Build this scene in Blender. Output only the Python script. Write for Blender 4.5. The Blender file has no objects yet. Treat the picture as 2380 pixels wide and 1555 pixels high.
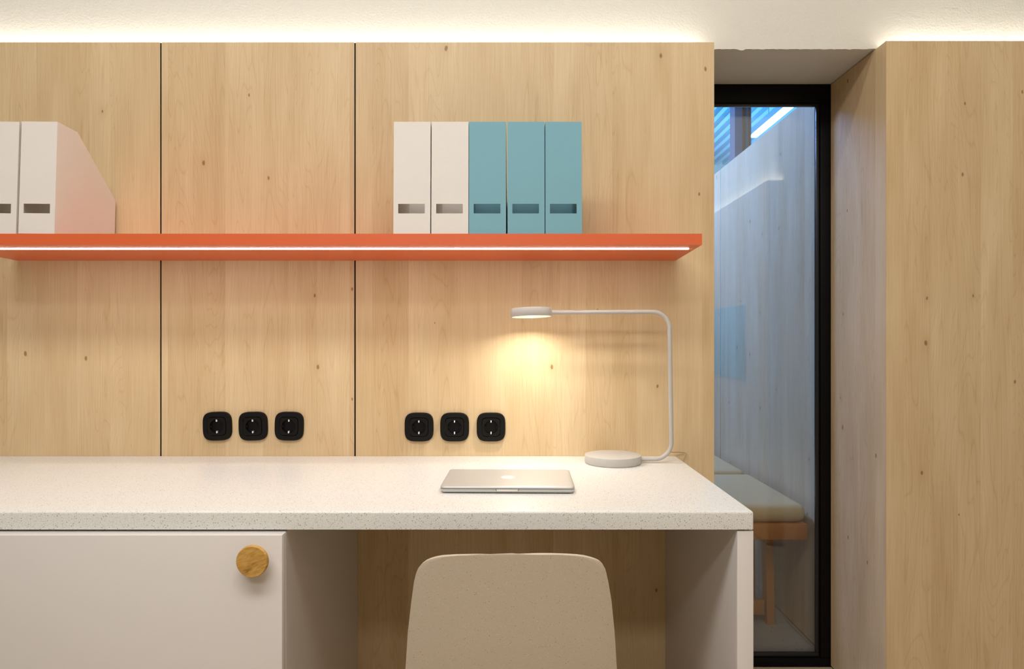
import bpy, bmesh, math, random
from mathutils import Vector, Matrix

random.seed(7)
S = bpy.context.scene
COL = S.collection
R = math.radians

# ------------------------------------------------------------------ camera
CAM_Z = 1.089
cam_d = bpy.data.cameras.new('camera')
cam = bpy.data.objects.new('camera', cam_d)
COL.objects.link(cam)
cam.location = (0, 0, CAM_Z)
cam.rotation_euler = (R(90), 0, 0)
cam_d.sensor_fit = 'HORIZONTAL'
cam_d.sensor_width = 36.0
cam_d.lens = 24.005
cam_d.shift_x = 2 / 2380
cam_d.shift_y = 9.5 / 2380
cam_d.clip_start = 0.02
S.camera = cam

# ------------------------------------------------------------------ world, light, exposure
w = bpy.data.worlds.new('world')
S.world = w
w.use_nodes = True
w.node_tree.nodes['Background'].inputs[0].default_value = (0.55, 0.6, 0.7, 1)
w.node_tree.nodes['Background'].inputs[1].default_value = 0.15
S.view_settings.view_transform = 'Standard'
S.view_settings.look = 'None'
S.view_settings.exposure = 0.0
S.view_settings.gamma = 1.0
S.view_settings.use_curve_mapping = False


def area(name, loc, rot, sx, sy, power, color, shape='RECTANGLE', spread=180):
    d = bpy.data.lights.new(name, 'AREA')
    d.shape = shape
    d.size = sx
    if shape in ('RECTANGLE', 'ELLIPSE'):
        d.size_y = sy
    d.energy = power
    d.color = color
    d.spread = R(spread)
    o = bpy.data.objects.new(name, d)
    COL.objects.link(o)
    o.location = loc
    o.rotation_euler = rot
    return o


WARM = (1.0, 0.995, 0.985)
COOL = (0.25, 0.435, 1.0)
# office ceiling luminaires plus an added rear fill (all above and behind the frame)
area('ceiling_or_fill_light', (-0.44, -0.10, 2.95), (0, 0, 0), 2.1, 0.60, 49, WARM)
area('ceiling_or_fill_light', (-0.40, 1.20, 2.95), (0, 0, 0), 3.2, 0.10, 12, WARM)
area('ceiling_or_fill_light', (-0.6, -1.7, 2.95), (0, 0, 0), 2.2, 0.4, 35, WARM)  # unseen rear fill, added to lift the upright faces
# LED coves hidden behind the top edge of the panelling
COVE = (1.0, 0.985, 0.91)
area('cove_light', (-1.225, 1.967, 1.912), (R(180), 0, 0), 3.54, 0.016, 4.0, COVE)
area('cove_light', (1.345, 1.967, 1.914), (R(180), 0, 0), 0.52, 0.016, 0.60, COVE)
area('cove_light', (1.395, -0.28, 1.910), (R(180), 0, 0), 0.016, 2.4, 6.0, COVE)
# cool light of the room beyond the glass, with an added upward fill
area('cove_light', (1.41, 0.946, 1.910), (R(180), 0, 0), 0.09, 0.016, 0.25, COVE)
area('far_room_light', (-0.5, 3.9, 3.0), (0, R(-62), 0), 0.5, 1.5, 95, COOL, spread=130)
area('far_room_fill', (2.2, 6.0, 2.2), (R(180), 0, 0), 1.0, 3.0, 62, (0.22, 0.60, 1.0))  # added upward fill that brightens the ribbed ceiling, not a fitting


# ------------------------------------------------------------------ materials
def srgb(r, g, b):
    f = lambda c: (c / 255 / 12.92) if c / 255 <= 0.04045 else ((c / 255 + 0.055) / 1.055) ** 2.4
    return (f(r), f(g), f(b), 1)


class NT:
    def __init__(self, name):
        self.m = bpy.data.materials.new(name)
        self.m.use_nodes = True
        self.t = self.m.node_tree
        self.b = self.t.nodes['Principled BSDF']

    def n(self, typ, **kw):
        nd = self.t.nodes.new(typ)
        for k, v in kw.items():
            setattr(nd, k, v)
        return nd

    def set(self, sock, val):
        if hasattr(val, 'is_output') or isinstance(val, bpy.types.NodeSocket):
            self.t.links.new(val, sock)
        else:
            sock.default_value = val

    def math(self, op, a, b=None, c=None, clamp=False):
        nd = self.n('ShaderNodeMath', operation=op, use_clamp=clamp)
        self.set(nd.inputs[0], a)
        if b is not None:
            self.set(nd.inputs[1], b)
        if c is not None:
            self.set(nd.inputs[2], c)
        return nd.outputs[0]

    def mix(self, fac, a, b, blend='MIX'):
        nd = self.n('ShaderNodeMix', data_type='RGBA', blend_type=blend)
        self.set(nd.inputs[0], fac)
        self.set(nd.inputs[6], a)
        self.set(nd.inputs[7], b)
        return nd.outputs[2]

    def ramp(self, fac, stops):
        nd = self.n('ShaderNodeValToRGB')
        cr = nd.color_ramp
        while len(cr.elements) < len(stops):
            cr.elements.new(0.5)
        for e, (p, c) in zip(cr.elements, stops):
            e.position = p
            e.color = c if len(c) == 4 else (*c, 1)
        self.t.links.new(fac, nd.inputs[0])
        return nd.outputs[0]

    def comb(self, x, y, z):
        nd = self.n('ShaderNodeCombineXYZ')
        for i, v in enumerate((x, y, z)):
            self.set(nd.inputs[i], v)
        return nd.outputs[0]

    def xyz(self, kind='Object'):
        tc = self.n('ShaderNodeTexCoord')
        sp = self.n('ShaderNodeSeparateXYZ')
        self.t.links.new(tc.outputs[kind], sp.inputs[0])
        return tc.outputs[kind], sp.outputs

    def noise(self, vec, scale, detail=3, rough=0.55, dist=0.0):
        nd = self.n('ShaderNodeTexNoise')
        self.set(nd.inputs['Vector'], vec)
        nd.inputs['Scale'].default_value = scale
        nd.inputs['Detail'].default_value = detail
        nd.inputs['Roughness'].default_value = rough
        nd.inputs['Distortion'].default_value = dist
        return nd.outputs[0]

    def bump(self, height, strength, distance=0.001):
        nd = self.n('ShaderNodeBump')
        nd.inputs['Strength'].default_value = strength
        nd.inputs['Distance'].default_value = distance
        self.t.links.new(height, nd.inputs['Height'])
        self.t.links.new(nd.outputs[0], self.b.inputs['Normal'])


def plain(name, col, rough=0.5, metal=0.0, spec=0.5, emit=None, estr=0.0):
    k = NT(name)
    k.b.inputs['Base Color'].default_value = col
    k.b.inputs['Roughness'].default_value = rough
    k.b.inputs['Metallic'].default_value = metal
    k.b.inputs['Specular IOR Level'].default_value = spec
    if emit:
        k.b.inputs['Emission Color'].default_value = emit
        k.b.inputs['Emission Strength'].default_value = estr
    return k.m


def wood_mat(name, base, dark, knot, band_w=0.085, rough=0.42, contrast=1.0):
    """maple veneer: staves of slightly different tone, fine vertical grain, small knots"""
    k = NT(name)
    _, o = k.xyz()
    across = k.math('ADD', o[0], o[1])
    z = o[2]
    oi = k.n('ShaderNodeObjectInfo')
    off = k.math('MULTIPLY', oi.outputs['Random'], 37.0)
    u = k.math('ADD', across, off)
    # staves: irregular widths through a warped coordinate
    warp = k.noise(k.comb(k.math('MULTIPLY', u, 4.0), 0.0, 0.0), 1.0, 1)
    us = k.math('ADD', k.math('DIVIDE', u, band_w), k.math('MULTIPLY', warp, 1.6))
    cell = k.math('FLOOR', us)
    wn = k.n('ShaderNodeTexWhiteNoise', noise_dimensions='1D')
    k.t.links.new(cell, wn.inputs['W'])
    stave = wn.outputs['Value']
    cells = k.n('ShaderNodeSeparateColor')
    k.t.links.new(wn.outputs['Color'], cells.inputs[0])
    zoff = k.math('ADD', z, k.math('MULTIPLY', cells.outputs[1], 11.0))
    # large soft figure
    fig = k.noise(k.comb(k.math('MULTIPLY', u, 14.0), k.math('MULTIPLY', stave, 9.0), k.math('MULTIPLY', zoff, 2.2)), 1.0, 3, 0.5, 0.3)
    # cathedral grain lines
    wv = k.noise(k.comb(k.math('MULTIPLY', u, 9.0), k.math('MULTIPLY', stave, 5.0), k.math('MULTIPLY', zoff, 0.9)), 1.0, 2, 0.5, 0.6)
    rings = k.math('ABSOLUTE', k.math('SINE', k.math('MULTIPLY', wv, 95.0)))
    rings = k.math('POWER', k.math('SUBTRACT', 1.0, rings), 5.0)
    rings = k.math('MULTIPLY', rings, k.math('GREATER_THAN', cells.outputs[2], 0.35))
    # fine streaks and pores
    streak = k.noise(k.comb(k.math('MULTIPLY', u, 260.0), 0.0, k.math('MULTIPLY', z, 5.0)), 1.0, 3, 0.6)
    pore = k.noise(k.comb(k.math('MULTIPLY', u, 700.0), 3.0, k.math('MULTIPLY', z, 38.0)), 1.0, 2, 0.5)
    pore = k.math('MULTIPLY', k.math('SUBTRACT', pore, 0.62, clamp=True), 3.0)
    f = k.math('ADD', k.math('MULTIPLY', k.math('SUBTRACT', stave, 0.5), 0.32), k.math('MULTIPLY', k.math('SUBTRACT', fig, 0.5), 1.05))
    f = k.math('ADD', f, k.math('MULTIPLY', rings, 0.30))
    f = k.math('ADD', f, k.math('MULTIPLY', k.math('SUBTRACT', streak, 0.5), 0.85))
    f = k.math('ADD', f, k.math('MULTIPLY', pore, 0.8))
    f = k.math('ADD', k.math('MULTIPLY', f, contrast), 0.42, clamp=True)
    colr = k.mix(f, base, dark)
    # knots: elongated specks in about a third of the cells, with a soft brown halo
    vo = k.n('ShaderNodeTexVoronoi', voronoi_dimensions='2D', feature='F1')
    wob = k.noise(k.comb(k.math('MULTIPLY', u, 120.0), 1.0, k.math('MULTIPLY', z, 60.0)), 1.0, 2)
    k.t.links.new(k.comb(k.math('MULTIPLY', u, 6.5), k.math('MULTIPLY', z, 3.6), 0.0), vo.inputs['Vector'])
    vo.inputs['Scale'].default_value = 1.0
    dist = k.math('ADD', vo.outputs['Distance'], k.math('MULTIPLY', k.math('SUBTRACT', wob, 0.5), 0.03))
    vs = k.n('ShaderNodeSeparateColor')
    k.t.links.new(vo.outputs['Color'], vs.inputs[0])
    has = k.math('GREATER_THAN', vs.outputs[0], 0.5)
    size = k.math('MULTIPLY_ADD', vs.outputs[1], 0.024, 0.012)
    core = k.math('MULTIPLY', k.math('SUBTRACT', 1.0, k.math('DIVIDE', dist, size), clamp=True), 2.5, clamp=True)
    core = k.math('MULTIPLY', core, has)
    halo = k.math('POWER', k.math('SUBTRACT', 1.0, k.math('DIVIDE', dist, 0.16), clamp=True), 2.0)
    halo = k.math('MULTIPLY', k.math('MULTIPLY', halo, k.math('GREATER_THAN', vs.outputs[0], 0.75)), 0.45)
    colr = k.mix(halo, colr, dark)
    colr = k.mix(k.math('MULTIPLY', core, 0.7), colr, knot)
    k.t.links.new(colr, k.b.inputs['Base Color'])
    k.b.inputs['Roughness'].default_value = rough
    k.b.inputs['Specular IOR Level'].default_value = 0.35
    k.bump(streak, 0.06, 0.0006)
    return k.m


def plaster_mat(name, col, rough_patch=1.0):
    k = NT(name)
    v, o = k.xyz()
    fine = k.noise(v, 160, 4, 0.6)
    mid = k.noise(v, 28, 4, 0.6, 0.4)
    trowel = k.noise(k.comb(k.math('MULTIPLY', o[0], 11.0), k.math('MULTIPLY', o[1], 11.0), k.math('MULTIPLY', o[2], 30.0)), 1.0, 6, 0.72, 0.7)
    patch = k.noise(k.comb(k.math('MULTIPLY', o[0], 17.0), k.math('MULTIPLY', o[1], 17.0), k.math('MULTIPLY', o[2], 44.0)), 1.0, 3, 0.6, 0.3)
    ridge = k.math('MULTIPLY', k.math('SUBTRACT', trowel, 0.53, clamp=True), k.math('MULTIPLY', k.math('SUBTRACT', patch, 0.42, clamp=True), 30.0))
    mask = k.math('MULTIPLY', k.math('SUBTRACT', k.noise(v, 3.2, 2), 0.46, clamp=True), 5.0, clamp=True)
    right = k.math('MULTIPLY_ADD', k.math('MULTIPLY', k.math('SUBTRACT', o[0], 1.0), 3.0, clamp=True), 0.75, 0.25)
    h = k.math('ADD', k.math('MULTIPLY', fine, 0.7), k.math('MULTIPLY', mid, 0.5))
    h = k.math('ADD', h, k.math('MULTIPLY', k.math('MULTIPLY', ridge, mask), k.math('MULTIPLY', right, 1.4)))
    k.bump(h, 0.55 * rough_patch, 0.0035)
    k.t.links.new(k.mix(k.math('MULTIPLY', mid, 0.10), col, (col[0] * .8, col[1] * .78, col[2] * .74, 1)), k.b.inputs['Base Color'])
    k.b.inputs['Roughness'].default_value = 0.75
    k.b.inputs['Specular IOR Level'].default_value = 0.25
    return k.m


def speckle_mat(name, base, specks, scale, amount, fine=0.0, rough=0.35, size=0.16, big=None):
    k = NT(name)
    v, o = k.xyz()
    colr = k.mix(k.math('MULTIPLY', k.noise(v, 14, 3), 0.10), base, (base[0] * .86, base[1] * .85, base[2] * .83, 1))
    if fine:
        fn = k.noise(v, 520, 2, 0.5)
        colr = k.mix(k.math('MULTIPLY', k.math('SUBTRACT', fn, 0.55, clamp=True), 4.0 * fine, clamp=True), colr, specks[0])
    layers = [(scale, amount, size, specks[0]), (scale * 1.7, amount * 0.9, size * 1.1, specks[1])]
    if big:
        layers.append(big)
    for i, (sc, am, sz, cl) in enumerate(layers):
        vo = k.n('ShaderNodeTexVoronoi', feature='F1')
        mp = k.n('ShaderNodeMapping')
        mp.inputs['Location'].default_value = (i * 3.7, i * 1.3, i * 7.1)
        k.t.links.new(v, mp.inputs[0])
        k.t.links.new(mp.outputs[0], vo.inputs['Vector'])
        vo.inputs['Scale'].default_value = sc
        vs = k.n('ShaderNodeSeparateColor')
        k.t.links.new(vo.outputs['Color'], vs.inputs[0])
        on = k.math('LESS_THAN', vs.outputs[0], am)
        near = k.math('LESS_THAN', vo.outputs['Distance'], k.math('MULTIPLY_ADD', vs.outputs[1], sz, sz * 0.45))
        colr = k.mix(k.math('MULTIPLY', k.math('MULTIPLY', on, near), 0.85), colr, cl)
    k.t.links.new(colr, k.b.inputs['Base Color'])
    k.b.inputs['Roughness'].default_value = rough
    return k.m


def card_mat(name, col):
    k = NT(name)
    v, o = k.xyz()
    weave = k.noise(k.comb(k.math('MULTIPLY', o[0], 60.0), k.math('MULTIPLY', o[1], 60.0), k.math('MULTIPLY', o[2], 420.0)), 1.0, 3, 0.6)
    blot = k.noise(v, 9, 3)
    f = k.math('ADD', k.math('MULTIPLY', k.math('SUBTRACT', weave, 0.5), 0.35), k.math('MULTIPLY', blot, 0.22), clamp=True)
    k.t.links.new(k.mix(f, col, (col[0] * .82, col[1] * .84, col[2] * .85, 1)), k.b.inputs['Base Color'])
    k.b.inputs['Roughness'].default_value = 0.7
    k.b.inputs['Specular IOR Level'].default_value = 0.3
    k.bump(weave, 0.08, 0.0005)
    return k.m


def glass_mat(name):
    k = NT(name)
    k.t.nodes.remove(k.b)
    lw = k.n('ShaderNodeLayerWeight')
    lw.inputs['Blend'].default_value = 0.5
    fac = k.math('MULTIPLY_ADD', k.math('POWER', lw.outputs['Facing'], 5.0), 0.93, 0.052, clamp=True)
    tr = k.n('ShaderNodeBsdfTransparent')
    tr.inputs[0].default_value = (0.95, 0.965, 0.975, 1)
    gl = k.n('ShaderNodeBsdfGlossy')
    gl.inputs['Roughness'].default_value = 0.0
    mx = k.n('ShaderNodeMixShader')
    k.t.links.new(fac, mx.inputs[0])
    k.t.links.new(tr.outputs[0], mx.inputs[1])
    k.t.links.new(gl.outputs[0], mx.inputs[2])
    k.t.links.new(mx.outputs[0], k.t.nodes['Material Output'].inputs[0])
    return k.m


def knob_mat():
    k = NT('oak_knob')
    v, o = k.xyz()
    a = k.math('ADD', k.math('MULTIPLY', o[2], 1.0), k.math('MULTIPLY', o[0], -0.35))
    n1 = k.noise(k.comb(k.math('MULTIPLY', o[0], 18.0), 0.0, k.math('MULTIPLY', a, 70.0)), 1.0, 4, 0.6, 1.4)
    n2 = k.noise(k.comb(k.math('MULTIPLY', o[0], 60.0), 2.0, k.math('MULTIPLY', a, 700.0)), 1.0, 2)
    f = k.math('ADD', k.math('MULTIPLY', n1, 0.9), k.math('MULTIPLY', k.math('SUBTRACT', n2, 0.5), 0.5), clamp=True)
    k.t.links.new(k.ramp(f, [(0.25, srgb(212, 168, 92)), (0.5, srgb(186, 140, 66)), (0.72, srgb(118, 82, 34))]), k.b.inputs['Base Color'])
    k.b.inputs['Roughness'].default_value = 0.42
    return k.m


M = {}
M['wood'] = wood_mat('maple_veneer', srgb(229, 205, 165), srgb(194, 160, 114), srgb(126, 80, 40), contrast=0.85)
M['oak'] = wood_mat('oak_bench_wood', srgb(212, 132, 60), srgb(168, 94, 36), srgb(120, 70, 30), band_w=0.5)
M['plaster'] = plaster_mat('rough_white_plaster', srgb(228, 224, 214))
M['paint'] = plain('white_paint', srgb(238, 232, 220), 0.8)
M['grey_paint'] = plain('grey_paint', srgb(120, 114, 106), 0.8)
M['terrazzo'] = speckle_mat('white_terrazzo', srgb(228, 227, 222), [srgb(110, 95, 80), srgb(160, 145, 128)], 330, 0.42, fine=0.45, rough=0.30, size=0.20,
                            big=(120, 0.2, 0.11, srgb(84, 70, 58)))
M['floor'] = speckle_mat('terrazzo_floor', srgb(180, 164, 138), [srgb(80, 84, 74), srgb(140, 128, 116)], 55, 0.30, fine=0.15, rough=0.35, size=0.15)
M['lacquer'] = plain('greige_lacquer', srgb(221, 214, 209), 0.45)
M['orange'] = plain('orange_lacquer', srgb(224, 104, 58), 0.4)
M['led'] = plain('led_diffuser', (1, 1, 1, 1), 0.5, emit=(1.0, 0.98, 0.945, 1), estr=24)
M['ledcap'] = plain('led_end_cap', srgb(120, 100, 90), 0.5)
M['white_card'] = card_mat('white_card', srgb(233, 226, 219))
M['blue_card'] = card_mat('blue_card', srgb(128, 176, 190))
M['black_plastic'] = plain('black_plastic', srgb(15, 13, 12), 0.5, spec=0.2)
M['black_deep'] = plain('black_plastic_recess', srgb(8, 8, 8), 0.5, spec=0.2)
M['steel'] = plain('steel_clip', srgb(245, 245, 245), 0.35, 0.3)
M['lamp'] = plain('grey_lamp_enamel', srgb(188, 184, 178), 0.5)
M['lampled'] = plain('lamp_led', (1, 1, 1, 1), 0.5, emit=(1.0, 0.88, 0.68, 1), estr=60)
M['lampdiff'] = plain('lamp_diffuser', srgb(250, 236, 215), 0.4, emit=(1.0, 0.80, 0.58, 1), estr=0.8)
M['cord'] = plain('cord', srgb(168, 138, 104), 0.6)
M['alu'] = plain('brushed_aluminium', srgb(203, 202, 199), 0.44, 0.5)
M['alu_dark'] = plain('dark_gap', srgb(60, 56, 52), 0.5, 0.3)
M['emblem'] = plain('white_emblem', srgb(255, 250, 242), 0.25)
M['frame'] = plain('black_window_frame', srgb(7, 6, 6), 0.5, spec=0.15)
M['gasket'] = plain('window_gasket', srgb(46, 44, 43), 0.28, 0.4)
M['glass'] = glass_mat('window_glass')
M['shell'] = speckle_mat('speckled_shell', srgb(197, 182, 162), [srgb(130, 112, 92), srgb(236, 224, 206)], 330, 0.34, fine=0.25, rough=0.55, size=0.16)
M['leg'] = plain('pale_wood_leg', srgb(200, 165, 115), 0.5)
M['cushion'] = plain('cream_upholstery', srgb(214, 180, 126), 0.75)
M['deck'] = plain('metal_deck', srgb(165, 205, 222), 0.45, 0.0)
M['deck_dark'] = plain('metal_deck_rib', srgb(120, 160, 190), 0.45, 0.0)
M['post'] = plain('grey_post', srgb(120, 116, 118), 0.6)
M['post_strip'] = plain('brown_post_strip', srgb(105, 70, 38), 0.6)
M['tube'] = plain('tube_light', (1, 1, 1, 1), 0.5, emit=(0.93, 0.97, 1, 1), estr=10)
M['teal'] = plain('teal_felt', srgb(28, 150, 185), 0.8)
M['knob'] = knob_mat()


# ------------------------------------------------------------------ mesh helpers
def add_box(bm, x0, x1, y0, y1, z0, z1, bevel=0.0, seg=2):
    vs = [bm.verts.new((x, y, z)) for x in (x0, x1) for y in (y0, y1) for z in (z0, z1)]
    idx = [(0, 1, 3, 2), (4, 6, 7, 5), (0, 4, 5, 1), (2, 3, 7, 6), (0, 2, 6, 4), (1, 5, 7, 3)]
    fs = [bm.faces.new([vs[i] for i in q]) for q in idx]
    if bevel:
        es = list({e for f in fs for e in f.edges})
        bmesh.ops.bevel(bm, geom=es, offset=bevel, segments=seg, profile=0.5, affect='EDGES')


def add_lathe(bm, prof, n=48, mat=None):
    """profile (r, z) turned about z; capped when r = 0"""
    rings = []
    for r, z in prof:
        if r < 1e-6:
            rings.append([bm.verts.new((0, 0, z))])
        else:
            rings.append([bm.verts.new((r * math.cos(2 * math.pi * i / n), r * math.sin(2 * math.pi * i / n), z)) for i in range(n)])
    new = [v for q in rings for v in q]
    for a, b in zip(rings, rings[1:]):
        for i in range(n):
            j = (i + 1) % n
            if len(a) == 1 and len(b) > 1:
                bm.faces.new((a[0], b[i], b[j]))
            elif len(b) == 1 and len(a) > 1:
                bm.faces.new((a[i], b[0], a[j]))
            elif len(a) > 1:
                bm.faces.new((a[i], b[i], b[j], a[j]))
    if mat is not None:
        bmesh.ops.transform(bm, matrix=mat, verts=new)
    return new


def add_tube(bm, pts, r, n=14, r_end=None):
    pts = [Vector(p) for p in pts]
    rings = []
    up = Vector((0.123, 0.9, 0.31)).normalized()
    for i, p in enumerate(pts):
        t = (pts[min(i + 1, len(pts) - 1)] - pts[max(i - 1, 0)]).normalized()
        a = t.cross(up).normalized()
        b = t.cross(a)
        rr = r if r_end is None else r + (r_end - r) * i / (len(pts) - 1)
        rings.append([bm.verts.new(p + rr * (a * math.cos(2 * math.pi * k / n) + b * math.sin(2 * math.pi * k / n))) for k in range(n)])
    for q, s in zip(rings, rings[1:]):
        for k in range(n):
            j = (k + 1) % n
            bm.faces.new((q[k], q[j], s[j], s[k]))
    bm.faces.new(rings[0][::-1])
    bm.faces.new(rings[-1])


def add_prism(bm, outline, d0, d1, axis='y'):
    """extrude a 2-D outline (a, b) along axis: y -> (a, d, b); z -> (a, b, d); x -> (d, a, b)"""
    def P(a, b, d):
        return {'y': (a, d, b), 'z': (a, b, d), 'x': (d, a, b)}[axis]
    lo = [bm.verts.new(P(a, b, d0)) for a, b in outline]
    hi = [bm.verts.new(P(a, b, d1)) for a, b in outline]
    n = len(outline)
    bm.faces.new(lo)
    bm.faces.new(hi[::-1])
    for i in range(n):
        j = (i + 1) % n
        bm.faces.new((lo[i], hi[i], hi[j], lo[j]))
    return lo + hi


def superellipse(cx, cz, a, b, e=4.5, n=56):
    out = []
    for i in range(n):
        t = 2 * math.pi * i / n
        c, s = math.cos(t), math.sin(t)
        out.append((cx + a * math.copysign(abs(c) ** (2 / e), c), cz + b * math.copysign(abs(s) ** (2 / e), s)))
    return out


def obj(name, bm, mat, parent=None, smooth=None, loc=None):
    bmesh.ops.recalc_face_normals(bm, faces=bm.faces[:])
    me = bpy.data.meshes.new(name)
    bm.to_mesh(me)
    bm.free()
    for m in (mat if isinstance(mat, (list, tuple)) else [mat]):
        me.materials.append(m)
    if smooth:
        me.polygons.foreach_set('use_smooth', [True] * len(me.polygons))
        me.set_sharp_from_angle(angle=R(smooth))
    o = bpy.data.objects.new(name, me)
    COL.objects.link(o)
    if parent:
        o.parent = parent
    if loc:
        o.location = loc
    return o


def box(name, dims, mat, parent=None, bevel=0.0, seg=2, loc=None):
    bm = bmesh.new()
    add_box(bm, *dims, bevel=bevel, seg=seg)
    return obj(name, bm, mat, parent, smooth=40 if bevel else None, loc=loc)


def thing(name, label, cat, loc=(0, 0, 0), group=None):
    o = bpy.data.objects.new(name, None)
    COL.objects.link(o)
    o.location = loc
    o.empty_display_size = 0.05
    tag(o, label, cat, group)
    return o


def tag(o, label, cat, group=None):
    o['label'] = label
    o['category'] = cat
    if group:
        o['group'] = group
    return o


def struct(o):
    o['kind'] = 'structure'
    return o


def copy_tree(o, parent=None):
    c = o.copy()
    COL.objects.link(c)
    if parent:
        c.parent = parent
    for ch in list(o.children):
        copy_tree(ch, c)
    return c


# ------------------------------------------------------------------ the setting: this room
YW = 1.928          # face of the wood panelling
YP = 1.988          # face of the plaster behind and above it
YF = 2.262          # face of the window frame
TOP = 1.926
TOPR = 1.9295
SOFFIT = 1.933
XR = 1.0587         # face of the reveal panel
XL = 0.5735         # right end of the main panelling
CEIL = 3.02

struct(box('floor', (-3.2, 4.2, -3.2, 8.6, -0.06, 0.0), M['floor']))
struct(box('ceiling', (-3.2, 1.6, -3.2, 2.34, CEIL, CEIL + 0.1), M['paint']))
struct(box('wall_left', (-3.3, -3.2, -3.2, 2.34, 0, CEIL), M['grey_paint']))
struct(box('wall_front', (-3.2, 1.6, -3.3, -3.2, 0, CEIL), M['grey_paint']))

bm = bmesh.new()
add_box(bm, -3.2, XL - 0.019, YP, 2.34, 0, SOFFIT)
add_box(bm, XR + 0.019, 1.6, YP, 2.34, 0, SOFFIT)
add_box(bm, -3.2, 1.6, YP, 2.34, SOFFIT, CEIL)
wall_back = struct(obj('wall_back', bm, M['plaster']))
# uneven lower lip of the plaster lintel
bm = bmesh.new()
n = 60
pts = []
for i in range(n + 1):
    x = XL + 0.01 + (XR - XL - 0.03) * i / n
    pts.append((x, 0.0012 + 0.0016 * max(0, math.sin(i * 1.7) * math.sin(i * 0.37 + 1)) + random.random() * 0.0006 + (0.004 if i in (11, 12) else 0)))
outl = [(x, SOFFIT + 0.006) for x, _ in pts] + [(x, SOFFIT - d) for x, d in reversed(pts)]
add_prism(bm, outl, YP - 0.0012, YP + 0.004)
obj('plaster_lip', bm, M['plaster'], wall_back)

SEAM1, SEAM2 = -0.9895, -0.441
G = 0.0021
box('wall_panel', (-1.62, SEAM1 - G, YW, YW + 0.018, 0.004, TOP), M['wood'], wall_back, bevel=0.0006, seg=1)
box('wall_panel', (SEAM1 + G, SEAM2 - G, YW, YW + 0.018, 0.004, TOP), M['wood'], wall_back, bevel=0.0006, seg=1)
box('wall_panel', (SEAM2 + G, XL, YW, YW + 0.018, 0.004, TOP), M['wood'], wall_back, bevel=0.0006, seg=1)
box('wall_panel', (-2.5, -1.62 - 2 * G, YW, YW + 0.018, 0.004, TOP), M['wood'], wall_back, bevel=0.0006, seg=1)
# mitred corner of the right-hand cladding
bm = bmesh.new()
add_prism(bm, [(XR, YW), (1.56, YW), (1.56, YW + 0.018), (XR + 0.018, YW + 0.018)], 0.006, TOPR, 'z')
obj('wall_panel', bm, M['wood'], wall_back)
bm = bmesh.new()
add_prism(bm, [(XR, YW + 0.0004), (XR + 0.018, YW + 0.0184), (XR + 0.018, YF - 0.001), (XR, YF - 0.001)], 0.006, TOPR, 'z')
obj('reveal_panel', bm, M['wood'], wall_back)
box('reveal_panel', (XL - 0.018, XL, YW + 0.0185, YF - 0.001, 0.006, TOP), M['wood'], wall_back, bevel=0.0005, seg=1)
# black battens seen in the two joints
for xs in (SEAM1, SEAM2):
    box('joint_batten', (xs - G + 0.0001, xs + G - 0.0001, YW + 0.0025, YW + 0.018, 0.004, TOP - 0.001), M['black_deep'], wall_back)

# side wall of this room (seen only mirrored in the pane): clad block with a cove, plaster above
wr = struct(box('wall_right', (1.56, 1.66, -3.2, 1.93, 0, CEIL), M['plaster']))
box('wall_panel', (1.354, 1.372, -3.0, 0.98, 0.004, TOP), M['wood'], wr, bevel=0.0006, seg=1)
box('wall_panel', (1.373, 1.46, 0.962, 0.98, 0.004, TOP), M['wood'], wr, bevel=0.0006, seg=1)
bm = bmesh.new()
add_box(bm, 1.42, 1.555, -3.19, 0.930, 0.0, CEIL - 0.002)
obj('plaster_block', bm, M['plaster'], wr)

# ------------------------------------------------------------------ the window
win = bpy.data.objects.new('window_1', None)
COL.objects.link(win)
win.location = (0.816, YF, 0)
struct(win)


def wbox(name, d, m, bevel=0.0):
    d = (d[0] - 0.816, d[1] - 0.816, d[2] - YF, d[3] - YF, d[4], d[5])
    return box(name, d, m, win, bevel)


FX0, FX1 = XL - 0.017, XR + 0.017
wbox('frame_rail', (FX0, FX1, YF, YF + 0.045, 1.872, 1.9325), M['frame'], 0.003)
wbox('frame_rail', (FX0, FX1, YF, YF + 0.045, 0.0, 0.030), M['frame'], 0.003)
wbox('frame_post', (XR - 0.0335, FX1, YF + 0.0004, YF + 0.0446, 0.0305, 1.8715), M['frame'], 0.003)
wbox('frame_post', (FX0, XL + 0.0335, YF + 0.0004, YF + 0.0446, 0.0305, 1.8715), M['frame'], 0.003)
GX0, GX1, GZ0, GZ1 = XL + 0.034, XR - 0.034, 0.031, 1.871
wbox('glazing_bead', (GX0, GX1, YF + 0.008, YF + 0.022, GZ1 - 0.009, GZ1), M['gasket'], 0.002)
wbox('glazing_bead', (GX0, GX1, YF + 0.008, YF + 0.022, GZ0, GZ0 + 0.013), M['gasket'], 0.002)
wbox('glazing_bead', (GX1 - 0.011, GX1, YF + 0.008, YF + 0.022, GZ0 + 0.0135, GZ1 - 0.0095), M['gasket'], 0.002)
wbox('glazing_bead', (GX0, GX0 + 0.011, YF + 0.008, YF + 0.022, GZ0 + 0.0135, GZ1 - 0.0095), M['gasket'], 0.002)
wbox('pane', (GX0 + 0.002, GX1 - 0.002, YF + 0.023, YF + 0.027, GZ0 + 0.002, GZ1 - 0.002), M['glass'])
wbox('pane', (GX0 + 0.002, GX1 - 0.002, YF + 0.036, YF + 0.040, GZ0 + 0.002, GZ1 - 0.002), M['glass'])

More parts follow.
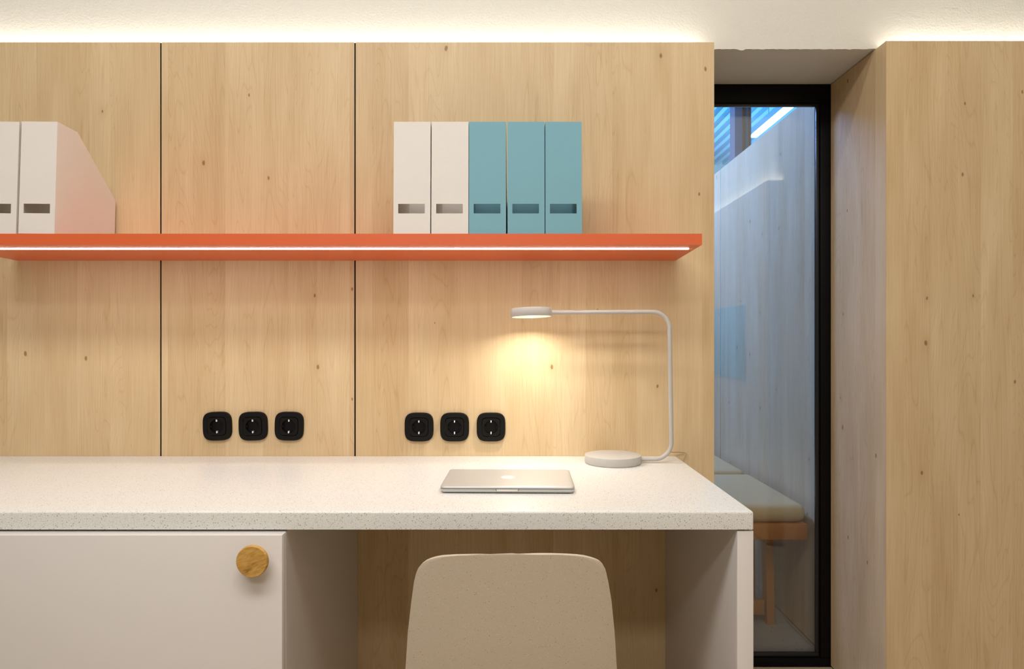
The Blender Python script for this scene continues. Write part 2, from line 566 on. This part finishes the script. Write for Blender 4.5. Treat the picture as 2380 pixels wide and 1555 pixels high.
# ------------------------------------------------------------------ the room beyond the glass
XP = 1.074
bm = bmesh.new()
add_box(bm, XP + 0.019, XP + 0.12, 2.345, 6.4, 0.0, 1.955)
part = struct(obj('wall_partition', bm, M['paint']))
box('wall_panel', (XP, XP + 0.0185, 2.345, 3.50, 0.004, 1.957), M['wood'], part, bevel=0.0006, seg=1)
box('wall_panel', (XP, XP + 0.0185, 3.505, 4.66, 0.004, 1.957), M['wood'], part, bevel=0.0006, seg=1)
box('wall_panel', (XP, XP + 0.0185, 4.665, 5.9, 0.004, 1.957), M['wood'], part, bevel=0.0006, seg=1)
struct(box('wall_far', (-3.2, 4.2, 8.3, 8.4, 0, 3.4), M['paint']))
struct(box('wall_far_side', (4.1, 4.2, 2.4, 8.3, 0, 3.4), M['paint']))
struct(box('wall_far_left', (-3.2, -3.1, 2.4, 8.3, 0, 3.4), M['paint']))
# profiled steel deck ceiling with ribs running away from the window
bm = bmesh.new()
pitch = 0.105
prof = []
x = -1.0
while x < 4.1:
    prof += [(x, 3.2), (x + 0.045, 3.2), (x + 0.058, 3.25), (x + 0.092, 3.25)]
    x += pitch
lo = [bm.verts.new((a, 2.4, b)) for a, b in prof]
hi = [bm.verts.new((a, 8.3, b)) for a, b in prof]
lo2 = [bm.verts.new((a, 2.4, 3.3)) for a, b in (prof[0], prof[-1])]
for i in range(len(prof) - 1):
    bm.faces.new((lo[i], lo[i + 1], hi[i + 1], hi[i]))
bmesh.ops.delete(bm, geom=lo2, context='VERTS')
dk = struct(obj('ceiling', bm, M['deck']))
sol = dk.modifiers.new('thickness', 'SOLIDIFY')
sol.thickness = 0.004
sol.offset = 1.0
struct(box('ceiling', (-3.2, 4.2, 2.345, 8.4, 3.40, 3.45), M['paint']))

post = thing('steel_column', 'grey vertical column with brown edge strips, high beyond the glass', 'column', (1.51, 4.5, 0))
box('shaft', (-0.052, 0.050, -0.05, 0.05, 0, 3.2), M['post'], post)
box('edge_strip', (-0.006, 0.010, -0.056, -0.0505, 0, 3.2), M['post_strip'], post)
box('edge_strip', (0.034, 0.049, -0.056, -0.0505, 0, 3.2), M['post_strip'], post)
box('edge_strip', (0.0515, 0.062, -0.03, 0.0, 0, 3.2), M['deck'], post)

lin = thing('linear_ceiling_lamp', 'bright white linear lamp under the blue ribbed ceiling beyond the window', 'lamp', (2.15, 4.9, 2.87))
box('housing', (-0.032, 0.032, -1.1, 1.16, 0.021, 0.07), M['deck'], lin)
box('diffuser', (-0.025, 0.025, -1.09, 1.15, 0.0, 0.0205), M['tube'], lin)
for yy in (-0.8, 0.8):
    bm = bmesh.new()
    add_tube(bm, [(0, yy, 0.07), (0, yy, 0.335)], 0.003, 6)
    obj('suspension_rod', bm, M['deck'], lin)


def make_bench(y0, label):
    L, W = 0.575, 0.47
    root = thing('upholstered_bench', label, 'bench', (1.055 - W / 2, y0 + L / 2, 0), 'benches along the far wall')
    bm = bmesh.new()
    add_box(bm, -W / 2, W / 2, -L / 2, L / 2, 0.430, 0.497, bevel=0.030, seg=5)
    obj('cushion', bm, M['cushion'], root, smooth=60)
    box('seat_frame', (-W / 2, W / 2, -L / 2, L / 2, 0.372, 0.4285), M['oak'], root, bevel=0.003)
    for sx in (-1, 1):
        for sy in (-1, 1):
            bm = bmesh.new()
            cx, cy = sx * 0.162, sy * (L / 2 - 0.185)
            top = [(cx + a, cy + b, 0.3715) for a, b in ((-.014, -.02), (.014, -.02), (.014, .02), (-.014, .02))]
            dx = 0.008 * sx
            bot = [(cx + dx + a, cy + b, 0.0) for a, b in ((-.016, -.02), (.012, -.02), (.012, .03), (-.016, .03))]
            t = [bm.verts.new(p) for p in top]
            b = [bm.verts.new(p) for p in bot]
            bm.faces.new(t)
            bm.faces.new(b[::-1])
            for i in range(4):
                j = (i + 1) % 4
                bm.faces.new((t[i], t[j], b[j], b[i]))
            obj('leg', bm, M['oak'], root)
    for sy in (-1, 1):
        cy = sy * (L / 2 - 0.185)
        box('stretcher', (-0.146, 0.146, cy - 0.012, cy + 0.012, 0.035, 0.09), M['oak'], root, bevel=0.002)
    return root


make_bench(2.43, 'cream cushioned bench on wooden frame, nearest the glass beyond the window')
make_bench(3.065, 'cream cushioned bench farther along the wall, behind the nearest bench')

# ------------------------------------------------------------------ the wall shelf
TILT = R(1.72)
SH_X0, SH_X1 = -1.395, 0.4646
DEPTH = 0.266
shelf = thing('wall_shelf', 'long orange wall shelf with a light strip underneath', 'shelf', (0, YW - 0.0008, 1.3092))
shelf.rotation_euler = (-TILT, 0, 0)
T = 0.0272
gy0, gy1 = -DEPTH + 0.053, -DEPTH + 0.067
bm = bmesh.new()
# board with a groove for the light strip
add_prism(bm, [(-DEPTH, 0), (gy0, 0), (gy0, 0.008), (gy1, 0.008), (gy1, 0), (0, 0), (0, T), (-DEPTH, T)], SH_X0, SH_X1, 'x')
add_box(bm, 0.4545, SH_X1, gy0, gy1, 0, 0.008)
add_box(bm, SH_X0, SH_X0 + 0.015, gy0, gy1, 0, 0.008)
obj('board', bm, M['orange'], shelf)
bm = bmesh.new()
yc, hw_ = (gy0 + gy1) / 2, (gy1 - gy0) / 2 - 0.0001
add_prism(bm, [(yc - hw_, 0.0075), (yc - hw_, 0.0), (yc - hw_ * 0.75, -0.0011), (yc - hw_ * 0.3, -0.0016), (yc + hw_ * 0.3, -0.0016), (yc + hw_ * 0.75, -0.0011), (yc + hw_, 0.0), (yc + hw_, 0.0075)],
          SH_X0 + 0.016, 0.4465, 'x')
obj('light_strip', bm, M['led'], shelf)
box('end_cap', (0.447, 0.454, gy0 + 0.0006, gy1 - 0.0006, 0.0005, 0.0078), M['ledcap'], shelf)


def shelf_point(x, back, up):
    """point on the tilted shelf: 'back' metres from its front edge, 'up' above its top"""
    y, z = -DEPTH + back, T + up
    c, s = math.cos(-TILT), math.sin(-TILT)
    return (x, shelf.location.y + y * c - z * s, shelf.location.z + y * s + z * c)


def make_file(wd, mat):
    """magazine file: spine with a label slot towards the camera, sides cut down to a low back"""
    H, D, t = 0.276, 0.252, 0.0022
    bm = bmesh.new()
    h = wd / 2
    sw, z0, z1 = 0.0325, 0.050, 0.0735
    so = -0.001
    for a, b, c, d in ((-h, -sw + so, 0, H), (sw + so, h, 0, H), (-sw + so, sw + so, 0, z0), (-sw + so, sw + so, z1, H)):
        add_box(bm, a, b, 0, t, c, d)
    side = [(t, 0), (t, H), (0.077, H), (D, 0.140), (D, 0)]
    for xs in (-h, h - t):
        add_prism(bm, side, xs, xs + t, 'x')
    add_box(bm, -h + t, h - t, D - t, D, 0, 0.140)
    add_box(bm, -h + t, h - t, t, D - t, 0, t)
    bmesh.ops.remove_doubles(bm, verts=bm.verts[:], dist=1e-6)
    return obj('magazine_file', bm, mat)


FILES = [
    (-0.2873, 0.0898, 'white_card', 0, 'leftmost white magazine file of the five beside the blue ones', 'white and blue files at the right of the shelf'),
    (-0.1948, 0.0905, 'white_card', 0, 'white magazine file standing directly left of the blue files', 'white and blue files at the right of the shelf'),
    (-0.1030, 0.0905, 'blue_card', 0, 'first blue magazine file, touching the white file', 'white and blue files at the right of the shelf'),
    (-0.0088, 0.0905, 'blue_card', 0, 'middle one of the three blue magazine files', 'white and blue files at the right of the shelf'),
    (0.0836, 0.0893, 'blue_card', 0, 'blue magazine file at the right end of its row', 'white and blue files at the right of the shelf'),
    (-1.2020, 0.0880, 'white_card', 0.5, 'white magazine file showing its sloping side, far left of the shelf', 'white files at the left of the shelf'),
    (-1.2990, 0.0910, 'white_card', 0.6, 'white magazine file cut by the left picture edge', 'white files at the left of the shelf'),
]
for x, wd, m, lean, lab, grp in FILES:
    f = make_file(wd, M[m])
    f.location = shelf_point(x + wd / 2, 0.003, 0.0003)
    f.rotation_euler = (-TILT, R(lean), 0)
    if lean:
        f.location.z += wd / 2 * math.sin(R(lean))
    tag(f, lab, 'magazine file', grp)


# ------------------------------------------------------------------ desk and cabinet
DZ = 0.757
DF = 1.312
desk = thing('desk', 'long white terrazzo desk with a greige end panel', 'desk', (0, 1.6, 0))
bm = bmesh.new()
add_box(bm, -2.4, 0.4667, DF - 1.6, YW - 0.0008 - 1.6, DZ - 0.035, DZ)
es = [e for e in bm.edges if abs(e.verts[0].co.z - e.verts[1].co.z) < 1e-6 and e.verts[0].co.z > DZ - 0.01
      and not (e.verts[0].co.y > 0.2 and e.verts[1].co.y > 0.2)]
es += [e for e in bm.edges if abs(e.verts[0].co.z - e.verts[1].co.z) > 0.01 and e.verts[0].co.x > 0 and e.verts[0].co.y < 0]
bmesh.ops.bevel(bm, geom=es, offset=0.005, segments=5, profile=0.5, affect='EDGES')
wt = obj('worktop', bm, M['terrazzo'], desk, smooth=40)
wt['label'] = 'white speckled terrazzo worktop'
ep = box('end_panel', (0.4349, 0.4665, DF + 0.002 - 1.6, YW - 0.0012 - 1.6, 0.0, DZ - 0.0385), M['lacquer'], desk, bevel=0.001)
ep['label'] = 'plain greige lacquered panel'

CX1 = -0.4334
cab = thing('base_cabinet', 'greige cabinet under the desk with a round wooden knob', 'cabinet', (-1.03, 1.6, 0))
ox, oy = 1.03, -1.6
bm = bmesh.new()
add_box(bm, -1.65 + ox, CX1 + ox, DF + 0.002 + oy, YW - 0.0012 + oy, 0.0, DZ - 0.0395, bevel=0.0008, seg=1)
obj('carcass', bm, M['lacquer'], cab)
d1 = box('door', (-1.0334 + ox, CX1 + ox, 1.292 + oy, DF + 0.001 + oy, 0.03, DZ - 0.040), M['lacquer'], cab, bevel=0.0012)
d2 = box('door', (-1.65 + ox, -1.0364 + ox, 1.292 + oy, DF + 0.001 + oy, 0.03, DZ - 0.040), M['lacquer'], cab, bevel=0.0012)
bm = bmesh.new()
add_lathe(bm, [(0, 0.0), (0.011, 0.0), (0.0105, 0.010), (0.020, 0.016), (0.0285, 0.0195), (0.0298, 0.023), (0.0296, 0.027), (0.028, 0.0295), (0.0, 0.0302)],
          64, Matrix.Rotation(R(90), 4, 'X'))
kn = obj('knob', bm, M['knob'], d1, smooth=50)
kn.location = (-0.480 + ox, 1.2918 + oy, 0.676)
kn['label'] = 'round oak knob'


# ------------------------------------------------------------------ sockets
def make_socket():
    root = thing('wall_socket', '', 'socket')
    bm = bmesh.new()
    # rounded square frame, slightly domed, with a round well
    outer = [superellipse(0, 0, r, r, e, 64) for r, e in ((0.0405, 3.6), (0.0405, 3.6), (0.0388, 3.6), (0.0272, 4.6))]
    ys = (0.0, -0.0065, -0.0092, -0.0103)
    rings = [[bm.verts.new((a, y, b)) for a, b in o] for o, y in zip(outer, ys)]
    inner = [bm.verts.new((a, -0.0085, b)) for a, b in superellipse(0, 0, 0.0267, 0.0267, 4.6, 64)]
    rings.append(inner)
    for p, q in zip(rings, rings[1:]):
        for i in range(64):
            j = (i + 1) % 64
            bm.faces.new((p[i], p[j], q[j], q[i]))
    obj('frame', bm, M['black_plastic'], root, smooth=35)
    # insert: square plate with a round recess
    bm = bmesh.new()
    n = 64
    sq = [bm.verts.new((a, -0.0062, b)) for a, b in superellipse(0, 0, 0.0262, 0.0262, 5.0, n)]
    sq2 = [bm.verts.new((a, -0.0102, b)) for a, b in superellipse(0, 0, 0.0252, 0.0252, 5.0, n)]
    c1 = [bm.verts.new((0.0192 * math.cos(2 * math.pi * i / n), -0.0102, 0.0192 * math.sin(2 * math.pi * i / n))) for i in range(n)]
    c2 = [bm.verts.new((0.0185 * math.cos(2 * math.pi * i / n), -0.0020, 0.0185 * math.sin(2 * math.pi * i / n))) for i in range(n)]
    for p, q in ((sq, sq2), (sq2, c1), (c1, c2)):
        for i in range(n):
            j = (i + 1) % n
            bm.faces.new((p[i], p[j], q[j], q[i]))
    bm.faces.new(c2)
    obj('insert', bm, M['black_plastic'], root, smooth=35)
    bm = bmesh.new()
    add_lathe(bm, [(0, 0.0021), (0.0180, 0.0021), (0.0180, 0.0024), (0, 0.0024)], 40, Matrix.Rotation(R(90), 4, 'X'))
    well = obj('well', bm, M['black_deep'], root)
    for s in (-1, 1):
        box('pin_hole', (s * 0.0095 - 0.0026, s * 0.0095 + 0.0026, -0.0032, -0.0025, -0.0026, 0.0026), M['black_deep'], root, bevel=0.0003)
        box('side_key', (s * 0.0165 - 0.0016, s * 0.0165 + 0.0016, -0.009, -0.0025, -0.003, 0.003), M['black_plastic'], root, bevel=0.0004)
        c = box('earth_clip', (-0.0016, 0.0016, -0.0104, -0.0024, s * 0.0162 - 0.0030, s * 0.0162 + 0.0030), M['steel'], root, bevel=0.0004)
        c['label'] = 'bright metal earth clip'
    return root


sock = make_socket()
SK = [(507, 990, 'left', 'left trio'), (590, 990, 'middle', 'left trio'), (673.5, 990, 'right', 'left trio'),
      (974.5, 992, 'left', 'right trio'), (1057, 992, 'middle', 'right trio'), (1141.5, 992, 'right', 'right trio')]
LAB = {('left trio', 'left'): 'leftmost black socket of the trio on the middle panel',
       ('left trio', 'middle'): 'centre black socket of the trio on the middle panel',
       ('left trio', 'right'): 'rightmost black socket of the trio on the middle panel',
       ('right trio', 'left'): 'black socket nearest the seam, in the trio behind the laptop',
       ('right trio', 'middle'): 'centre black socket of the trio behind the laptop',
       ('right trio', 'right'): 'black socket nearest the lamp, in the trio behind the laptop'}
for i, (px, py, a, tr) in enumerate(SK):
    s = sock if i == 0 else copy_tree(sock)
    s.location = ((px - 1188) / 823, YW - 0.0003, CAM_Z + (787 - py) / 823)
    s.rotation_euler = (0, R([-4, -3, 3, 0, 0, 0][i]) * 0.4, 0)
    s['label'] = LAB[(tr, a)]
    s['group'] = 'black wall sockets above the desk'

# ------------------------------------------------------------------ desk lamp
LY = 1.823
lamp = thing('desk_lamp', 'light grey desk lamp, lit, with a disc head and bent tube arm', 'lamp', (0.2717, LY, DZ + 0.0003))
bm = bmesh.new()
add_lathe(bm, [(0, 0), (0.0725, 0), (0.0740, 0.002), (0.0745, 0.004), (0.0745, 0.0205), (0.0738, 0.0218), (0.0725, 0.0222), (0, 0.0222)], 72)
obj('base', bm, M['lamp'], lamp, smooth=40)
# arm: leaves the base low on its right, bends up, bends left to the head
path = [Vector((0.066, 0, 0.0095)), Vector((0.157, 0.0, 0.0095)), Vector((0.1505, 0, 0.4035)), Vector((-0.168, 0, 0.4015))]


def fillet(pts, rad, n=14):
    out = [pts[0]]
    for a, b, c in zip(pts, pts[1:], pts[2:]):
        u, v = (a - b).normalized(), (c - b).normalized()
        ang = u.angle(v)
        d = rad / math.tan(ang / 2)
        p0, p1 = b + u * d, b + v * d
        cen = b + (u + v).normalized() * (rad / math.sin(ang / 2))
        for i in range(n + 1):
            t = i / n
            p = p0.lerp(p1, t)
            out.append(cen + (p - cen).normalized() * rad)
    out.append(pts[-1])
    return out


bm = bmesh.new()
add_tube(bm, fillet(path, 0.046), 0.0058, 18)
obj('arm', bm, M['lamp'], lamp, smooth=50)
bm = bmesh.new()
add_lathe(bm, [(0, 0.0225), (0.0528, 0.0225), (0.0548, 0.0215), (0.0552, 0.0200), (0.0552, 0.0012), (0.0542, 0.0), (0.0525, 0.0), (0.0525, 0.0016), (0, 0.0016)], 72)
head = obj('head', bm, M['lamp'], lamp, smooth=40)
head.location = (-0.2175, 0.0, 0.3895)
head.rotation_euler = (R(-2.4), R(1.0) * -1.6, 0)
bm = bmesh.new()
add_lathe(bm, [(0, 0.0015), (0.0520, 0.0015), (0.0520, 0.0004), (0, 0.0004)], 64)
df = obj('diffuser', bm, M['lampdiff'], head)
bm = bmesh.new()
add_lathe(bm, [(0, -0.0022), (0.006, -0.0016), (0.0095, 0.0003), (0, 0.0003)], 32)
obj('led', bm, M['lampled'], head, smooth=60)
# its light
bulb = area('lamp_light', (0.2717 - 0.2175, LY, DZ + 0.3895 - 0.0035), (R(-2.4), 0, 0), 0.020, 0.020, 0.80, (1.0, 0.965, 0.87), 'DISK', spread=150)
# cable from the foot of the arm to behind the desk end
bm = bmesh.new()
cpts = [(0.1540, 0.012, 0.0300), (0.165, 0.055, 0.021), (0.180, 0.088, 0.0135), (0.1975, 0.096, 0.0125), (0.2185, 0.0985, 0.010),
        (0.2195, 0.094, 0.005), (0.2130, 0.089, -0.004), (0.2070, 0.078, -0.02), (0.206, 0.05, -0.10), (0.206, 0.06, -0.35)]
cv = []
for i in range(len(cpts) - 1):
    p = [Vector(cpts[max(0, min(len(cpts) - 1, i + k))]) for k in (-1, 0, 1, 2)]
    for j in range(6):
        t = j / 6
        cv.append(0.5 * ((2 * p[1]) + (-p[0] + p[2]) * t + (2 * p[0] - 5 * p[1] + 4 * p[2] - p[3]) * t * t + (-p[0] + 3 * p[1] - 3 * p[2] + p[3]) * t ** 3))
cv.append(Vector(cpts[-1]))
add_tube(bm, cv, 0.0011, 8)
cd = obj('cord', bm, M['cord'], lamp, smooth=60)
cd['label'] = 'thin pale cord'

# ------------------------------------------------------------------ laptop
lap = thing('laptop', 'closed silver laptop lying on the desk', 'laptop', (-0.0062, 1.558, DZ + 0.0012))
lap.rotation_euler = (0, 0, R(-1.2))
LW, LD = 0.289, 0.197


def rr(w_, d_, r, n=8):
    out = []
    for cx, cy, a0 in ((w_ / 2 - r, d_ / 2 - r, 0), (-w_ / 2 + r, d_ / 2 - r, 90), (-w_ / 2 + r, -d_ / 2 + r, 180), (w_ / 2 - r, -d_ / 2 + r, 270)):
        for i in range(n + 1):
            a = R(a0 + 90 * i / n)
            out.append((cx + r * math.cos(a), cy + r * math.sin(a)))
    return out


def slab(bm, layers):
    """stack of rounded rectangles (inset, z) skinned into one closed shell"""
    rings = [[bm.verts.new((x, y, z)) for x, y in rr(LW - 2 * ins, LD - 2 * ins, max(0.011 - ins, 0.003))] for ins, z in layers]
    for p, q in zip(rings, rings[1:]):
        for i in range(len(p)):
            j = (i + 1) % len(p)
            bm.faces.new((p[i], p[j], q[j], q[i]))
    bm.faces.new(rings[0][::-1])
    bm.faces.new(rings[-1])


bm = bmesh.new()
slab(bm, [(0.010, 0.0), (0.005, 0.0006), (0.002, 0.0022), (0.0006, 0.0045), (0.0, 0.0065), (0.0, 0.0082), (0.0006, 0.0086)])
# finger notch block cut look: recessed lip at the front centre
base = obj('base', bm, M['alu'], lap, smooth=35)
bm = bmesh.new()
slab(bm, [(0.0022, 0.0087), (0.0022, 0.0096)])
obj('gap', bm, M['alu_dark'], lap, smooth=35)
bm = bmesh.new()
slab(bm, [(0.0006, 0.0096), (0.0, 0.0100), (0.0, 0.0122), (0.0006, 0.0131), (0.0022, 0.0139), (0.005, 0.0144), (0.010, 0.0146)])
lid = obj('lid', bm, M['alu'], lap, smooth=35)
bm = bmesh.new()
o_ = [(-0.0235, 0.0086), (0.0235, 0.0086), (0.0222, 0.0050), (-0.0222, 0.0050)]
add_prism(bm, o_, -LD / 2 - 0.0004, -LD / 2 + 0.003)
nt = obj('finger_notch', bm, plain('notch_light', srgb(244, 238, 228), 0.4, 0.3), base)
for s in (-1, 1):
    bm = bmesh.new()
    o_ = [(s * 0.0237, 0.0086), (s * 0.0246, 0.0086), (s * 0.0233, 0.0050), (s * 0.0224, 0.0050)]
    add_prism(bm, o_, -LD / 2 - 0.0005, -LD / 2 + 0.003)
    obj('notch_edge', bm, M['alu_dark'], base)
# small white fruit emblem let into the lid (top towards the hinge side away from the viewer when open)
bm = bmesh.new()
fr = []
for i in range(72):
    t = 2 * math.pi * i / 72
    rad = 0.0165 * (1 + 0.10 * abs(math.sin(t)) ** 2) * (1 - 0.13 * math.exp(-((math.sin(t) - 1) / 0.04) ** 2)) * (1 - 0.05 * math.exp(-((math.sin(t) + 1) / 0.03) ** 2))
    x_, y_ = rad * math.cos(t), rad * math.sin(t)
    dd = math.hypot(x_ - 0.0195, y_ - 0.002)
    if dd < 0.0082:
        x_ = 0.0195 - math.sqrt(max(0.0082 ** 2 - (y_ - 0.002) ** 2, 0))
    fr.append((x_, -y_))
add_prism(bm, fr, 0.0146, 0.01475, 'z')
leaf = [(0.0 + 0.0062 * math.sin(a) ** 2 * math.cos(a * 0.5), 0.0) for a in (0,)]
lf = []
for i in range(13):
    t = i / 12
    lf.append((0.0005 + 0.006 * t + 0.0020 * math.sin(math.pi * t), -(0.0175 + 0.006 * t - 0.0020 * math.sin(math.pi * t))))
for i in range(1, 12):
    t = 1 - i / 12
    lf.append((0.0005 + 0.006 * t - 0.0020 * math.sin(math.pi * t), -(0.0175 + 0.006 * t + 0.0020 * math.sin(math.pi * t))))
add_prism(bm, lf, 0.0146, 0.01475, 'z')
em = obj('emblem', bm, M['emblem'], lid)
em['label'] = 'small white emblem on the lid'
for sx in (-1, 1):
    for sy in (-1, 1):
        bm = bmesh.new()
        add_lathe(bm, [(0, -0.0012), (0.006, -0.0012), (0.006, 0.0006), (0, 0.0006)], 20)
        obj('foot', bm, M['black_plastic'], lap, loc=(sx * 0.115, sy * 0.07, 0))

# ------------------------------------------------------------------ chair
CY = 1.13
chair = thing('shell_chair', 'speckled beige shell chair with its rounded back to the viewer, under the desk', 'chair', (0.0, CY + 0.22, 0))
# back outline in pixels (left edge, right edge) by height, converted at the distance of the backrest
PXM = 1587 / CY
prof_rows = [(1555, 944, 1433), (1468, 950, 1427.5), (1395, 958.5, 1420), (1351, 964.6, 1412.5), (1331, 969.5, 1408), (1320, 974, 1405),
             (1309.5, 983, 1399), (1303, 992, 1391.5), (1298.5, 1002, 1381), (1294.5, 1016, 1367.5), (1292, 1030, 1356), (1290, 1060, 1340), (1288.6, 1110, 1318), (1287.4, 1190, 1290)]
rows = []
for py, xl, xr in prof_rows:
    t_ = (1555 - py) / 268.0
    pm = 1587 / (CY + 0.022 - 0.020 * t_)
    rows.append((CAM_Z - (py - 787) / pm, (xl - 1188.5) / pm, (xr - 1188.5) / pm))
# lower part of the shell: back widening into the seat pan, seat running forward under the desk


def rowpts(zc, yc, xl, xr, curve, nx=18):
    out = []
    for i in range(nx + 1):
        t = i / nx
        x = xl + (xr - xl) * t
        q = (2 * t - 1)
        out.append((x, yc - curve * (1 - q * q) , zc))
    return out


bm = bmesh.new()
grid = []
# seat front -> back, then up the back
seat = [(0.412, 0.440, 0.160, 0.0), (0.419, 0.40, 0.180, 0.004), (0.423, 0.32, 0.190, 0.008), (0.420, 0.22, 0.200, 0.012), (0.417, 0.13, 0.204, 0.014), (0.424, 0.08, 0.202, 0.014), (0.440, 0.050, 0.199, 0.012)]
for z_, y_, hw, dip in seat:
    r_ = []
    for i in range(19):
        q = 2 * i / 18 - 1
        r_.append((hw * q, y_ - 0.22, z_ - dip * (1 - q * q) + 0.012 * abs(q) ** 3))
    grid.append(r_)
back = [(0.462, 0.036, -.193, .193), (0.490, 0.029, -.186, .186)] + [(z_, 0.022 - 0.020 * (z_ - rows[0][0]) / (rows[-1][0] - rows[0][0]), a, b) for z_, a, b in rows]
for z_, y_, a, b in back:
    cur = 0.018
    r_ = []
    for i in range(19):
        t = i / 18
        x_ = a + (b - a) * t
        q = x_ / 0.175
        dy = -cur * (1 - min(1, q * q))
        r_.append((x_, y_ - 0.22 + dy, CAM_Z - (CAM_Z - z_) * (CY + y_ + dy) / (CY + y_)))
    grid.append(r_)
vg = [[bm.verts.new(p) for p in r_] for r_ in grid]
for p, q in zip(vg, vg[1:]):
    for i in range(18):
        bm.faces.new((p[i], p[i + 1], q[i + 1], q[i]))
sh = obj('shell', bm, M['shell'], chair, smooth=180)
so_ = sh.modifiers.new('thickness', 'SOLIDIFY')
so_.thickness = 0.007
so_.offset = 0
bv = sh.modifiers.new('edge', 'BEVEL')
bv.width = 0.0025
bv.segments = 2
bv.limit_method = 'ANGLE'
bv.angle_limit = R(50)
for sx in (-1, 1):
    for sy, yt, yb in ((-1, 0.12, 0.03), (1, 0.33, 0.43)):
        bm = bmesh.new()
        add_tube(bm, [(sx * 0.12, yt - 0.22, 0.404), (sx * 0.165, (yt * 0.4 + yb * 0.6) - 0.22, 0.20), (sx * 0.20, yb - 0.22, 0.0)], 0.014, 14, 0.010)
        obj('leg', bm, M['leg'], chair, smooth=50)

# ------------------------------------------------------------------ teal pin board on the side wall (seen mirrored in the pane)
pb = thing('pin_board', 'teal rectangular board on the side wall, mirrored in the window pane', 'board', (1.3535, 0.2, 1.07))
box('felt', (-0.018, -0.001, -0.62, 0.44, -0.213, 0.213), M['teal'], pb, bevel=0.003)
